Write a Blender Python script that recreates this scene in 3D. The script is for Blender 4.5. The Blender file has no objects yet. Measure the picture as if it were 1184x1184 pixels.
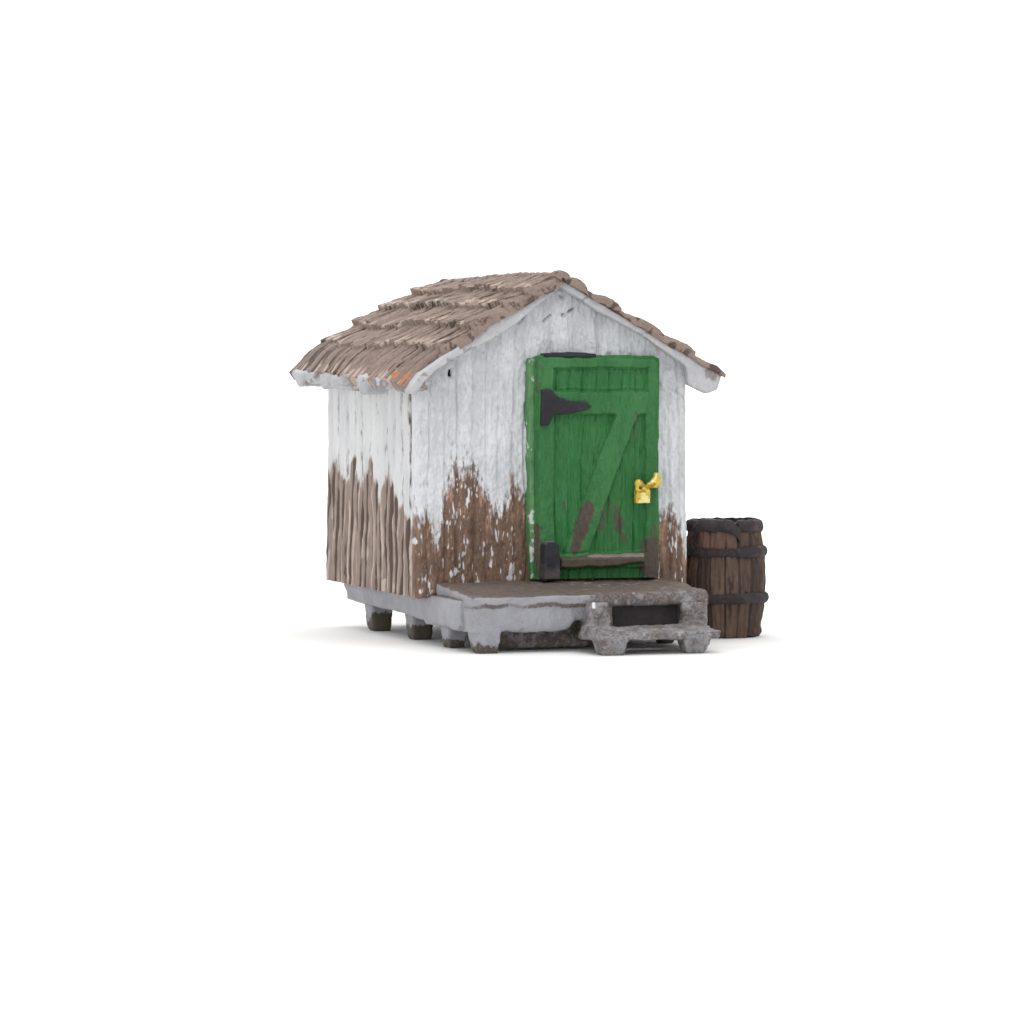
import bpy, bmesh, math, random
import numpy as np
from mathutils import Vector, Matrix

# ------------------------------------------------------------------ camera, light, exposure
sc = bpy.context.scene
col = sc.collection
random.seed(4)

cam_d = bpy.data.cameras.new("camera")
cam = bpy.data.objects.new("camera", cam_d)
col.objects.link(cam)
cam.location = (0.0, -46.9, 3.26)
cam.rotation_euler = (math.radians(90) - math.atan(170 / 4690.0), 0, 0)
cam_d.sensor_width = 36.0
cam_d.lens = 36.0 * 4690 / 1184
cam_d.clip_start = 1.0
cam_d.clip_end = 500
cam_d.dof.use_dof = True
cam_d.dof.focus_distance = 46.6
cam_d.dof.aperture_fstop = 1.2
sc.camera = cam

world = bpy.data.worlds.new("World")
sc.world = world
world.use_nodes = True
bg = world.node_tree.nodes["Background"]
bg.inputs[0].default_value = (0.985, 0.99, 1.0, 1)
bg.inputs[1].default_value = 0.53

def area_light(name, loc, target, size, power, color=(1, 1, 1)):
    d = bpy.data.lights.new(name, 'AREA')
    d.shape = 'RECTANGLE'
    d.size, d.size_y = size
    d.energy = power
    d.color = color
    o = bpy.data.objects.new(name, d)
    col.objects.link(o)
    o.location = loc
    o.rotation_euler = (Vector(target) - Vector(loc)).to_track_quat('-Z', 'Y').to_euler()
    return o

area_light("overhead_softbox", (1, -4, 22), (0, -3, 0), (34, 50), 7200, (1.0, 0.995, 0.985))
area_light("front_softbox", (-15, -35, 12), (0, 0, 2), (20, 12), 2350, (1.0, 0.995, 0.99))
area_light("background_light", (0, 16, 22), (0, 34, 4), (46, 8), 9000)

sc.view_settings.view_transform = 'Standard'
sc.view_settings.look = 'None'
sc.view_settings.exposure = 0.0
sc.view_settings.gamma = 1.0
sc.view_settings.use_curve_mapping = False
sc.cycles.max_bounces = 8
sc.cycles.use_denoising = True

# ------------------------------------------------------------------ numpy noise
def _h(ix, iy, iz, s):
    n = (ix.astype(np.int64) * 374761393 + iy.astype(np.int64) * 668265263 + iz.astype(np.int64) * 2147483647 + s * 974711)
    n = (n ^ (n >> 13)) & 0xffffffff
    n = (n * 1274126177) & 0xffffffff
    n = (n ^ (n >> 16)) & 0xffffffff
    n = (n * 2246822519) & 0xffffffff
    return ((n ^ (n >> 15)) & 0xffffff) / float(0xffffff)

def vn(x, y, z=0.0, s=0):
    x, y, z = np.broadcast_arrays(np.asarray(x, float), np.asarray(y, float), np.asarray(z, float))
    ix, iy, iz = np.floor(x), np.floor(y), np.floor(z)
    fx, fy, fz = x - ix, y - iy, z - iz
    fx, fy, fz = [f * f * (3 - 2 * f) for f in (fx, fy, fz)]
    r = 0
    for a in (0, 1):
        for b in (0, 1):
            for c in (0, 1):
                w = (fx if a else 1 - fx) * (fy if b else 1 - fy) * (fz if c else 1 - fz)
                r = r + w * _h(ix + a, iy + b, iz + c, s)
    return r

def fbm(x, y, z=0.0, s=0, o=4):
    r, a, t, f = 0, 1.0, 0, 1.0
    for k in range(o):
        r = r + a * vn(np.asarray(x) * f + 17.3 * k, np.asarray(y) * f + 9.1 * k, np.asarray(z) * f + 4.7 * k, s + k)
        t += a
        a *= 0.55
        f *= 2.03
    return r / t

def ss(a, b, x):
    t = np.clip((x - a) / (b - a + 1e-12), 0, 1)
    return t * t * (3 - 2 * t)

def rnd(i, s=0):
    i = np.asarray(i)
    return _h(np.floor(i), np.zeros_like(i) + 3, np.zeros_like(i) + 5, s)

# ------------------------------------------------------------------ mesh helpers
def set_masks(me, masks):
    """masks: array (n,3): paint wear masks read by the materials (x = dirt paint, y = dry-brush, z = accent)"""
    a = me.attributes.new("paint", 'FLOAT_VECTOR', 'POINT')
    a.data.foreach_set("vector", np.ascontiguousarray(masks, dtype=np.float32).ravel())

def link(name, me, mat, parent=None):
    o = bpy.data.objects.new(name, me)
    col.objects.link(o)
    me.materials.append(mat)
    if parent is not None:
        o.parent = parent
    return o

def grid_obj(name, P, masks, back, mat, parent, closed_u=False):
    """P (nu,nv,3) front surface; back (nu,nv,3) opposite surface -> one closed solid"""
    nu, nv = P.shape[:2]
    V = [P.reshape(-1, 3)]
    M = [masks.reshape(-1, 3)]
    idx = np.arange(nu * nv).reshape(nu, nv)
    un = nu if closed_u else nu - 1
    i, j = np.meshgrid(np.arange(un), np.arange(nv - 1), indexing='ij')
    i2 = (i + 1) % nu
    q = np.stack([idx[i, j], idx[i2, j], idx[i2, j + 1], idx[i, j + 1]], -1).reshape(-1, 4)
    quads = [q]
    flat = [np.zeros(len(q), bool)]
    off = nu * nv
    if back is not None:
        if closed_u:
            loops = [[(k, 0) for k in range(nu)] + [(0, 0)], [(k, nv - 1) for k in range(nu)] + [(0, nv - 1)]]
            flips = [True, False]
        else:
            ring = [(k, 0) for k in range(nu)] + [(nu - 1, k) for k in range(1, nv)] + \
                   [(k, nv - 1) for k in range(nu - 2, -1, -1)] + [(0, k) for k in range(nv - 2, -1, -1)]
            loops, flips = [ring], [True]
        # back surface
        V.append(back.reshape(-1, 3)); M.append(masks.reshape(-1, 3))
        qb = (q + off)[:, ::-1]
        quads.append(qb); flat.append(np.zeros(len(qb), bool))
        off2 = off + nu * nv
        for ring, fl in zip(loops, flips):
            a = np.array([P[r] for r in ring]); b = np.array([back[r] for r in ring]); m = np.array([masks[r] for r in ring])
            n = len(ring)
            V += [a, b]; M += [m, m]
            k = np.arange(n - 1)
            s = np.stack([off2 + k, off2 + n + k, off2 + n + k + 1, off2 + k + 1], -1)
            if not fl:
                s = s[:, ::-1]
            quads.append(s); flat.append(np.ones(len(s), bool))
            off2 += 2 * n
    V = np.concatenate(V); M = np.concatenate(M); Q = np.concatenate(quads); F = np.concatenate(flat)
    me = bpy.data.meshes.new(name)
    me.vertices.add(len(V)); me.vertices.foreach_set("co", V.astype(np.float32).ravel())
    me.loops.add(len(Q) * 4); me.loops.foreach_set("vertex_index", Q.astype(np.int32).ravel())
    me.polygons.add(len(Q)); me.polygons.foreach_set("loop_start", np.arange(0, len(Q) * 4, 4, dtype=np.int32))
    me.polygons.foreach_set("loop_total", np.full(len(Q), 4, dtype=np.int32))
    me.polygons.foreach_set("use_smooth", np.ones(len(Q), bool))
    me.update(calc_edges=True)
    me.validate()
    set_masks(me, M)
    return link(name, me, mat, parent)

def frustum(x0, x1, y0, y1, z0, z1, tx=0.0, ty=0.0, bx=0.0, by=0.0):
    """box whose top / bottom is inset"""
    return ('v', [(x0 + bx, y0 + by, z0), (x1 - bx, y0 + by, z0), (x1 - bx, y1 - by, z0), (x0 + bx, y1 - by, z0),
                  (x0 + tx, y0 + ty, z1), (x1 - tx, y0 + ty, z1), (x1 - tx, y1 - ty, z1), (x0 + tx, y1 - ty, z1)])

def hexa(*pts):
    return ('v', list(pts))

def prism(pts, y0, y1):
    """outline in x,z extruded along y"""
    return ('p', pts, y0, y1)

def prism_x(pts, x0, x1):
    """outline in y,z extruded along x"""
    return ('q', pts, x0, x1)

CURV = [None]      # bend of the surface at each vertex of the part being built
def cast_obj(name, prims, mat, parent, voxel=0.02, smooth=4, amp=0.012, freq=5.0, seed=1, maskfn=None, dispfn=None):
    """several solids fused into one softened cast surface"""
    bm = bmesh.new()
    for p in prims:
        if p[0] == 'v':
            vs = [bm.verts.new(c) for c in p[1]]
            for f in ((3, 2, 1, 0), (4, 5, 6, 7), (0, 1, 5, 4), (1, 2, 6, 5), (2, 3, 7, 6), (3, 0, 4, 7)):
                bm.faces.new([vs[k] for k in f])
        else:
            if p[0] == 'p':
                a = [bm.verts.new((x, p[2], z)) for x, z in p[1]]
                b = [bm.verts.new((x, p[3], z)) for x, z in p[1]]
            else:
                a = [bm.verts.new((p[2], y, z)) for y, z in p[1]]
                b = [bm.verts.new((p[3], y, z)) for y, z in p[1]]
            n = len(a)
            bm.faces.new(a)
            bm.faces.new(b[::-1])
            for k in range(n):
                bm.faces.new([a[k], b[k], b[(k + 1) % n], a[(k + 1) % n]])
    # outward normals per solid
    bmesh.ops.recalc_face_normals(bm, faces=bm.faces)
    me = bpy.data.meshes.new(name + "_src")
    bm.to_mesh(me); bm.free()
    o = bpy.data.objects.new(name + "_src", me)
    col.objects.link(o)
    r = o.modifiers.new("r", 'REMESH'); r.mode = 'VOXEL'; r.voxel_size = voxel
    if smooth:
        s = o.modifiers.new("s", 'SMOOTH'); s.factor = 0.5; s.iterations = smooth
    dg = bpy.context.evaluated_depsgraph_get()
    out = bpy.data.meshes.new_from_object(o.evaluated_get(dg))
    bpy.data.objects.remove(o); bpy.data.meshes.remove(me)
    n = len(out.vertices)
    co = np.empty(n * 3, np.float32); out.vertices.foreach_get("co", co); co = co.reshape(-1, 3).astype(float)
    no = np.empty(n * 3, np.float32); out.vertex_normals.foreach_get("vector", no); no = no.reshape(-1, 3).astype(float)
    d = (fbm(co[:, 0] * freq, co[:, 1] * freq, co[:, 2] * freq, seed) - 0.5) * 2 * amp
    d += (vn(co[:, 0] * freq * 7, co[:, 1] * freq * 7, co[:, 2] * freq * 7, seed + 9) - 0.5) * amp * 0.35
    if dispfn:
        d += dispfn(co, no)
    ne = len(out.edges)
    ed = np.empty(ne * 2, np.int32); out.edges.foreach_get("vertices", ed); ed = ed.reshape(-1, 2)
    acc = np.zeros((n, 3)); cnt = np.zeros(n)
    for a, b in ((0, 1), (1, 0)):
        for k in range(3):
            acc[:, k] += np.bincount(ed[:, a], co[ed[:, b], k], n)
        cnt += np.bincount(ed[:, a], minlength=n)
    cv = -np.einsum('ij,ij->i', acc / np.maximum(cnt, 1)[:, None] - co, no) / voxel      # + on outer edges, - in creases
    for _ in range(3):
        sm = np.bincount(ed[:, 0], cv[ed[:, 1]], n) + np.bincount(ed[:, 1], cv[ed[:, 0]], n)
        cv = 0.5 * cv + 0.5 * sm / np.maximum(cnt, 1)
    CURV[0] = cv
    masks = maskfn(co, no) if maskfn else np.zeros((n, 3))
    co += no * d[:, None]
    out.vertices.foreach_set("co", co.astype(np.float32).ravel())
    out.polygons.foreach_set("use_smooth", np.ones(len(out.polygons), bool))
    out.update()
    out.name = name
    out.materials.clear()
    set_masks(out, masks)
    return link(name, out, mat, parent)

# ------------------------------------------------------------------ materials
class NT:
    def __init__(s, name, rough=0.75, spec=0.3):
        s.m = bpy.data.materials.new(name); s.m.use_nodes = True
        s.t = s.m.node_tree; s.n = s.t.nodes
        s.b = s.n["Principled BSDF"]
        s.b.inputs["Roughness"].default_value = rough
        s.b.inputs["Specular IOR Level"].default_value = spec
        s.tc = s.n.new("ShaderNodeTexCoord").outputs["Object"]
        a = s.n.new("ShaderNodeAttribute"); a.attribute_name = "paint"
        sp = s.n.new("ShaderNodeSeparateXYZ"); s.t.links.new(a.outputs["Vector"], sp.inputs[0])
        s.R, s.G, s.B = sp.outputs
    def noise(s, scale, detail=4, stretch=(1, 1, 1), rough=0.55):
        mp = s.n.new("ShaderNodeMapping"); mp.inputs["Scale"].default_value = stretch
        s.t.links.new(s.tc, mp.inputs[0])
        n = s.n.new("ShaderNodeTexNoise"); n.inputs["Scale"].default_value = scale
        n.inputs["Detail"].default_value = detail; n.inputs["Roughness"].default_value = rough
        s.t.links.new(mp.outputs[0], n.inputs[0])
        return n.outputs["Fac"]
    def math(s, op, a, b, clamp=False):
        m = s.n.new("ShaderNodeMath"); m.operation = op; m.use_clamp = clamp
        for k, v in enumerate((a, b)):
            if isinstance(v, (int, float)): m.inputs[k].default_value = v
            else: s.t.links.new(v, m.inputs[k])
        return m.outputs[0]
    def ramp(s, v, lo, hi):
        m = s.n.new("ShaderNodeMapRange"); m.interpolation_type = 'SMOOTHSTEP'
        m.inputs[1].default_value = lo; m.inputs[2].default_value = hi
        s.t.links.new(v, m.inputs[0])
        return m.outputs[0]
    def mix(s, f, a, b):
        m = s.n.new("ShaderNodeMix"); m.data_type = 'RGBA'
        for k, v in ((0, f), (6, a), (7, b)):
            if isinstance(v, (int, float)): m.inputs[k].default_value = v
            elif isinstance(v, tuple): m.inputs[k].default_value = (*v, 1)
            else: s.t.links.new(v, m.inputs[k])
        return m.outputs[2]
    def done(s, c, bump_src=None, dist=0.01, strength=0.5):
        s.t.links.new(c, s.b.inputs["Base Color"])
        if bump_src is not None:
            b = s.n.new("ShaderNodeBump"); b.inputs["Distance"].default_value = dist; b.inputs["Strength"].default_value = strength
            s.t.links.new(bump_src, b.inputs["Height"]); s.t.links.new(b.outputs[0], s.b.inputs["Normal"])
        return s.m

def painted(name, base, base2, dirt, dirt2, brush, accent, rough=0.7, stretch=(1, 1, 1), spec=0.3, edge=0.12, fine=22, jamp=0.55):
    """hand-painted surface: two-tone base coat, a dirt coat, dry-brushed highlights and an accent colour"""
    t = NT(name, rough, spec)
    n1 = t.noise(3.0, 5, stretch); n2 = t.noise(fine, 3, stretch); n3 = t.noise(9.0, 4, stretch)
    c = t.mix(t.ramp(t.math('ADD', t.math('MULTIPLY', n1, 0.6), t.math('MULTIPLY', n2, 0.4)), 0.38, 0.62), base, base2)
    d = t.mix(t.ramp(t.math('ADD', t.math('MULTIPLY', n3, 0.5), t.math('MULTIPLY', n2, 0.5)), 0.36, 0.64), dirt, dirt2)
    jit = t.math('MULTIPLY', t.math('SUBTRACT', n2, 0.5), jamp)
    c = t.mix(t.ramp(t.math('ADD', t.R, jit), 0.5 - edge, 0.5 + edge), c, d)
    c = t.mix(t.ramp(t.math('ADD', t.G, jit), 0.35, 0.8), c, brush)
    c = t.mix(t.ramp(t.math('ADD', t.B, t.math('MULTIPLY', jit, 0.6)), 0.4, 0.6), c, accent)
    n4 = t.noise(75, 2); n5 = t.noise(1.6, 3)
    v = t.math('ADD', t.math('MULTIPLY', n4, 0.30), t.math('ADD', t.math('MULTIPLY', n5, 0.22), 0.74))
    hs = t.n.new("ShaderNodeHueSaturation"); t.t.links.new(v, hs.inputs["Value"]); t.t.links.new(c, hs.inputs["Color"])
    c = hs.outputs[0]
    return t.done(c, t.math('ADD', n2, t.math('MULTIPLY', n3, 0.6)), 0.012, 0.35)

def lin(r, g, b, k=1.0):
    f = lambda v: k * ((v / 255 / 12.92) if v <= 10.3 else ((v / 255 + 0.055) / 1.055) ** 2.4)
    return (f(r), f(g), f(b))

K = 1.08
M_front = painted("white_wall_paint", lin(212, 214, 219, K), lin(188, 190, 193, K), lin(122, 97, 81, K), lin(98, 79, 69, K), lin(162, 130, 108, K), lin(45, 46, 50), stretch=(1, 1, 0.3), fine=38, jamp=1.4, edge=0.34)
M_side = painted("white_board_paint", lin(212, 213, 214, K), lin(198, 199, 201, K), lin(154, 137, 128, K), lin(137, 122, 114, K), lin(186, 170, 160, K), lin(96, 82, 76), stretch=(1, 1, 0.2), fine=30, jamp=1.1, edge=0.3)
M_white = painted("white_trim_paint", lin(190, 190, 193), lin(176, 177, 181), lin(138, 128, 124), lin(156, 149, 147), lin(222, 222, 222, K), lin(70, 66, 68), stretch=(1, 1, 1))
M_roof = painted("brown_shingle_paint", lin(146, 128, 118), lin(130, 113, 104), lin(78, 65, 60), lin(92, 78, 70), lin(184, 167, 154), lin(190, 118, 76), stretch=(1, 1, 1), fine=30)
M_door = painted("green_door_paint", lin(60, 118, 68), lin(45, 102, 54), lin(84, 76, 66, K), lin(72, 66, 58, K), lin(40, 105, 52, K), lin(128, 116, 108, K), stretch=(1, 1, 0.3), rough=0.6, edge=0.32, fine=34, jamp=0.9)
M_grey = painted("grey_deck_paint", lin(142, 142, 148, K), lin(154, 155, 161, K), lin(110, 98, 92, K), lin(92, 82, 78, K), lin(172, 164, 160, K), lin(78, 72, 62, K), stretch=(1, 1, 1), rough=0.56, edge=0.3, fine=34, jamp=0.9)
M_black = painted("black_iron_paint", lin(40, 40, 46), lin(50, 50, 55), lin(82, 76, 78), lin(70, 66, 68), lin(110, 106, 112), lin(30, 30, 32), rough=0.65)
M_gold = painted("gold_paint", lin(206, 180, 66), lin(226, 204, 96), lin(168, 132, 44), lin(176, 146, 56), lin(244, 234, 160), lin(190, 110, 40), rough=0.4, fine=14)
M_gold.node_tree.nodes["Principled BSDF"].inputs["Metallic"].default_value = 0.2
M_stave = painted("brown_stave_paint", lin(100, 81, 68), lin(86, 69, 59), lin(60, 50, 45), lin(70, 57, 50), lin(124, 105, 90), lin(100, 74, 64), stretch=(1, 1, 0.3))
M_hoop = painted("dark_hoop_paint", lin(62, 56, 58), lin(48, 43, 46), lin(84, 72, 66), lin(46, 42, 44), lin(112, 106, 108), lin(40, 36, 38))

def paper():
    t = NT("white_paper", 0.9, 0.1)
    t.b.inputs["Base Color"].default_value = (0.9, 0.896, 0.888, 1)
    return t.m
M_paper = paper()

# ------------------------------------------------------------------ setting: seamless white paper sweep
def backdrop():
    prof = [(-60.0, 0.0), (-30, 0), (0, 0), (15, 0), (26, 0)]
    R = 9.0
    for k in range(1, 13):
        a = k / 12 * math.pi / 2
        prof.append((26 + R * math.sin(a), R - R * math.cos(a)))
    prof.append((35, 40))
    xs = np.linspace(-90, 90, 10)
    P = np.array([[(x, y, z) for (y, z) in prof] for x in xs])
    B = P.copy(); B[..., 2] -= 0.05; B[..., 1] += 0.05
    o = grid_obj("backdrop", P, np.zeros(P.shape), B, M_paper, None)
    o["kind"] = "structure"
    o["label"] = "seamless white paper sweep under and behind the shed"
backdrop()

# ------------------------------------------------------------------ the shed
TH = math.radians(18.0)
shed = bpy.data.objects.new("shed", None)
col.objects.link(shed)
shed.location = (-1.08, 0, 0)
shed.rotation_euler = (0, 0, TH)
shed["label"] = "weathered white plank shed with green door and brown shingle roof on grey feet"
shed["category"] = "shed"

W, L = 3.30, 3.98
AX, AZ = 1.67, 4.20           # gable apex of the wall
def px_x(px): return (np.asarray(px, float) - 484.0) / 93.6      # photo column -> x on the front wall
def px_z(py, px=560): return 0.56 + (692.0 - np.asarray(py, float)) / 100.0
def gable(x):
    return np.interp(x, [-0.08, 0.2, 0.6, 0.914, 1.204, 1.69, 1.90, 2.2, 2.707, 3.163, 3.32],
                     [2.95, 3.25, 3.48, 3.61, 3.80, 4.21, 4.09, 3.91, 3.665, 3.36, 3.27])

def front_wall():
    nx, nz = 300, 300
    xs = np.linspace(-0.03, 3.31, nx)
    tt = np.linspace(0, 1, nz)
    X = np.repeat(xs[:, None], nz, 1)
    zt = gable(xs)
    zb = 0.555 + 0.05 * ss(0.0, 0.3, xs) + 0.03 * np.abs(ss(-0.03, 0.06, xs) - 0.5)
    Z = zb[:, None] + (zt - zb)[:, None] * tt[None, :]
    X = X + 0.03 * (1 - ss(0.6, 2.4, Z)) * np.where(X < 1.6, -0.3, 0.3) * np.abs(X - 1.6) / 1.6
    h = (fbm(X * 2.2, Z * 1.6, 0, 3) - 0.5) * 0.06 + (fbm(X * 14, Z * 3, 0, 5) - 0.5) * 0.04 + (fbm(X * 24, Z * 14, 0, 6, 3) - 0.5) * 0.034
    seams = [0.12, 0.30, 0.46, 0.66, 0.83, 0.97, 1.16, 1.30, 1.62, 1.9, 2.2, 2.5, 2.8, 3.08, 3.2]
    for k, sx in enumerate(seams):
        w = sx + (vn(Z * 1.3, k * 3.1, 0, 8) - 0.5) * 0.05
        dep = 0.012 + 0.022 * vn(Z * 1.1, k * 7.7, 0, 9)
        h -= dep * np.exp(-((X - w) / 0.013) ** 2)
    for k in range(26):       # thick brush-mark ridges
        cx = rnd(k, 31) * 3.2; w = cx + (vn(Z * 0.9, k * 2.7, 0, 12) - 0.5) * 0.08
        h += 0.012 * ss(0.45, 0.75, vn(Z * 1.7, k * 5.3, 0, 13)) * np.exp(-((X - w) / 0.02) ** 2)
    # rough torn paint under the gable point
    gz = gable(X)
    band = np.exp(-((Z - gz + 0.42) / 0.16) ** 2)
    h += band * (fbm(X * 9 + Z * 5, Z * 9, 0, 14) - 0.5) * 0.1
    acc = np.zeros_like(X)
    def crack(p0, p1, w=0.012, d=0.06, a=0.9):
        nonlocal h, acc
        x0, z0 = px_x(p0[0]), px_z(p0[1]); x1, z1 = px_x(p1[0]), px_z(p1[1])
        t = np.clip(((X - x0) * (x1 - x0) + (Z - z0) * (z1 - z0)) / ((x1 - x0) ** 2 + (z1 - z0) ** 2), 0, 1)
        dd = np.hypot(X - x0 - t * (x1 - x0), Z - z0 - t * (z1 - z0)) + (vn(X * 25, Z * 25, 0, 3) - 0.5) * 0.012
        g = np.exp(-(dd / w) ** 2); h -= d * g; acc = np.maximum(acc, a * 0.55 * ss(0.25, 0.8, g))
    crack((627, 370), (636, 363), 0.013, 0.06, 0.85); crack((648, 364), (661, 356), 0.013, 0.06, 0.85)
    crack((520.5, 428), (520, 434), 0.02, 0.08, 1.7)
    crack((598, 373), (604, 367), 0.010, 0.04, 0.7)
    crack((646, 340), (647, 341), 0.02, 0.04, 0.55)
    for p in ((558, 405), (773, 425), (483, 448), (600, 362), (487, 500), (495, 560), (537, 516), (523, 514)):
        crack(p, (p[0], p[1] + 2), 0.012, 0.03, 0.42)
    for k, sx in enumerate(seams):
        w = sx + (vn(Z * 1.3, k * 3.1, 0, 8) - 0.5) * 0.05
        acc = np.maximum(acc, 0.40 * vn(Z * 1.6, k * 4.1, 0, 10) * np.exp(-((X - w) / 0.012) ** 2))
    acc = np.maximum(acc, 0.30 * ss(0.64, 0.8, fbm(X * 30, Z * 14, 0, 15, 2)))
    # dirt coat
    pts = [(470, 585), (486, 578), (493, 582), (499, 606), (506, 606), (512, 566), (518, 546), (526, 530), (533, 540), (540, 528), (546, 538), (552, 548),
           (558, 555), (564, 578), (570, 584), (576, 580), (582, 565), (588, 550), (597, 552), (603, 566), (609, 590), (616, 625), (640, 640), (755, 600), (764, 592), (774, 590), (783, 602),
           (790, 625), (797, 650)]
    mx = px_x([p[0] for p in pts]); mz = px_z([p[1] for p in pts])
    top = np.interp(X, mx, mz)
    depth = top - Z
    n = 0.30 * fbm(X * 9, Z * 1.6, 0, 21, 3) + 0.42 * fbm(X * 30, Z * 3.4, 0, 22, 3) + 0.28 * fbm(X * 50, Z * 16, 0, 23, 2)
    n = 0.5 + (n - 0.5) * 1.7
    pres = ss(-0.27, 0.62, depth)
    mud = np.clip(0.5 + (pres * 1.1 + 0.10 - n * 1.0) * 1.5, 0, 1) * ss(-0.30, 0.0, depth)
    spk = ss(0.60, 0.78, 0.6 * fbm(X * 24, Z * 4, 0, 25, 3) + 0.4 * vn(X * 70, Z * 14, 0, 26)) * ss(0, 0.3, depth)
    mud = mud * (1 - 0.95 * spk)
    # bright chips near the foot of the wall
    for cx, cz, rx, rz in ((520, 664, .022, .06), (526, 662, .02, .05), (590, 660, .03, .07), (600, 664, .02, .05), (586, 670, .05, .025), (485, 684, .02, .04), (611, 660, .025, .2)):
        e = ((X - px_x(cx)) / rx) ** 2 + ((Z - px_z(cz)) / rz) ** 2
        mud *= 1 - 0.95 * ss(0.3, 0.75, np.exp(-e * 0.9) - 1.6 * (n - 0.45))
    dry = ss(0.42, 0.68, fbm(X * 28, Z * 4, 0, 27, 3)) * mud * (0.42 + 0.45 * ss(0.75, 0.1, depth))
    h += 0.012 * mud * (n - 0.3)
    edge = ss(0.0, 0.05, X + 0.03) * ss(0.0, 0.05, 3.31 - X)
    Y = -0.0 - h + (1 - edge) * 0.045
    P = np.stack([X, Y, Z], -1)
    B = np.stack([X, np.full_like(X, 0.13), Z], -1)
    grid_obj("wall", P, np.stack([mud, dry, acc], -1), B, M_front, shed)["label"] = "front gable wall around the green door"

def side_wall():
    ny, nz = 260, 240
    ys = np.linspace(0.045, L + 0.02, ny)
    t = np.linspace(0, 1, nz)
    Y = np.repeat(ys[:, None], nz, 1)
    zb = 0.555 + 0.02 * ys / L + 0.012 * (vn(ys * 9, 2, 0, 4) - 0.5)
    Z = zb[:, None] + (3.02 - zb)[:, None] * t[None, :]
    def py(px): return (484.0 - np.asarray(px, float)) / 105.3 * 3.98
    pts = [(374, 562), (379, 556), (384, 545), (388, 530), (391, 548), (395, 540), (399, 548), (404, 556), (408, 550), (412, 528), (416, 552), (422, 560), (427, 540), (430, 514), (434, 540),
           (438, 556), (442, 570), (447, 556), (451, 530), (454, 552), (459, 572), (464, 582), (470, 590), (475, 598), (484, 612)]
    yy = py([p[0] for p in pts])[::-1]; zz = px_z([p[1] for p in pts])[::-1]
    wob = (vn(Z * 3.5, Y * 1.2, 0, 61) - 0.5) * 0.04 + (vn(Z * 1.2, Y * 0.7, 0, 62) - 0.5) * 0.08
    top = np.interp(Y + wob * 0.3, yy, zz)
    depth = top - Z
    n = 0.4 * fbm(Y * 6, Z * 2.0, 0, 63, 3) + 0.6 * fbm(Y * 15, Z * 3.0, 0, 64, 3)
    n = 0.5 + (n - 0.5) * 1.5
    mud = np.clip(0.5 + (ss(-0.14, 0.45, depth) * 1.35 + 0.05 - n) * 1.8, 0, 1) * ss(-0.2, 0.04, depth)
    low = ss(-0.25, 0.4, depth)
    # boards
    h = (fbm(Y * 1.5, Z * 1.4, 0, 65) - 0.5) * 0.05
    seams = py(np.array([384, 393, 404, 413, 420.5, 430, 438, 447.5, 456.5, 465.5, 473, 478.5]))
    for k, sy in enumerate(seams):
        w = sy + (vn(Z * 1.0, k * 3.3, 0, 66) - 0.5) * 0.06
        fade = 0.45 + 0.55 * ss(1.2, 0.2, sy)
        h -= (0.075 * fade * (0.55 + 0.6 * vn(Z * 0.9, k * 4.1, 0, 67))) * np.exp(-((Y - w) / 0.045) ** 2)
    # reeded, hand-carved wood grain in the bare lower half
    yw = Y + wob * 0.8 + 0.07 * (Z - 1.2) * (vn(Y * 0.8, 1, 0, 68) - 0.2)
    ph = yw / 0.215 + (vn(yw * 1.1, Z * 0.4, 0, 69) - 0.5) * 1.3
    sw = np.abs(np.sin(np.pi * ph))
    rid = sw ** 0.55
    amp = 0.45 + 0.85 * vn(np.floor(ph) * 3.3, Z * 1.6, 0, 70)
    h += low * 0.085 * amp * (rid - 0.75)
    h += low * (fbm(yw * 16, Z * 3, 0, 71, 3) - 0.5) * 0.05
    h += (1 - low) * (fbm(Y * 9, Z * 1.5, 0, 72, 3) - 0.5) * 0.03
    dry = mud * ss(0.5, 1.0, sw * amp) * ss(0.42, 0.75, fbm(yw * 14, Z * 1.4, 0, 73, 3)) * 0.75
    fr = ph - np.floor(ph)
    acc = mud * ss(0.66, 0.28, np.abs(np.sin(np.pi * (ph - 0.10)))) * (0.42 + 0.6 * vn(np.round(ph) * 5.1, Z * 1.2, 0, 76))
    dry = np.maximum(dry, mud * 0.72 * np.exp(-((fr - 0.52) / 0.14) ** 2) * ss(0.3, 0.6, vn(np.floor(ph) * 3.7, Z * 2.6, 0, 77)))
    for k, sy in enumerate(seams):
        w = sy + (vn(Z * 1.0, k * 3.3, 0, 66) - 0.5) * 0.06
        acc = np.maximum(acc, (1 - mud) * (0.41 + 0.09 * ss(1.3, 0.4, sy) - 0.1 * (sy < 0.3)) * (0.80 + 0.4 * vn(Z * 0.9, k * 4.1, 0, 67)) * np.exp(-(np.abs(Y - w - 0.02) / 0.055) ** 4))
    spk = ss(0.7, 0.8, fbm(Y * 7, Z * 4.5, 0, 75, 3)) * mud
    dry = np.maximum(dry, spk)
    # corner strip next to the front stays paler
    cs = ss(0.20, 0.06, Y)
    mud *= 1 - 0.6 * cs * ss(0.72, 0.9, Z)
    edge = ss(0.0, 0.06, L + 0.02 - Y)
    X = -h - 0.0 + (1 - edge) * 0.03 - 0.03 * ss(1.5, 0.6, Z) * Y / L
    P = np.stack([X, Y, Z], -1)[::-1]
    B = np.stack([np.full_like(X, 0.14), Y, Z], -1)[::-1]
    m = np.stack([mud, dry, acc], -1)[::-1]
    o = grid_obj("wall", P, m, B, M_side, shed)
    o["label"] = "side wall of ridged boards, bare brown below"

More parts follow.
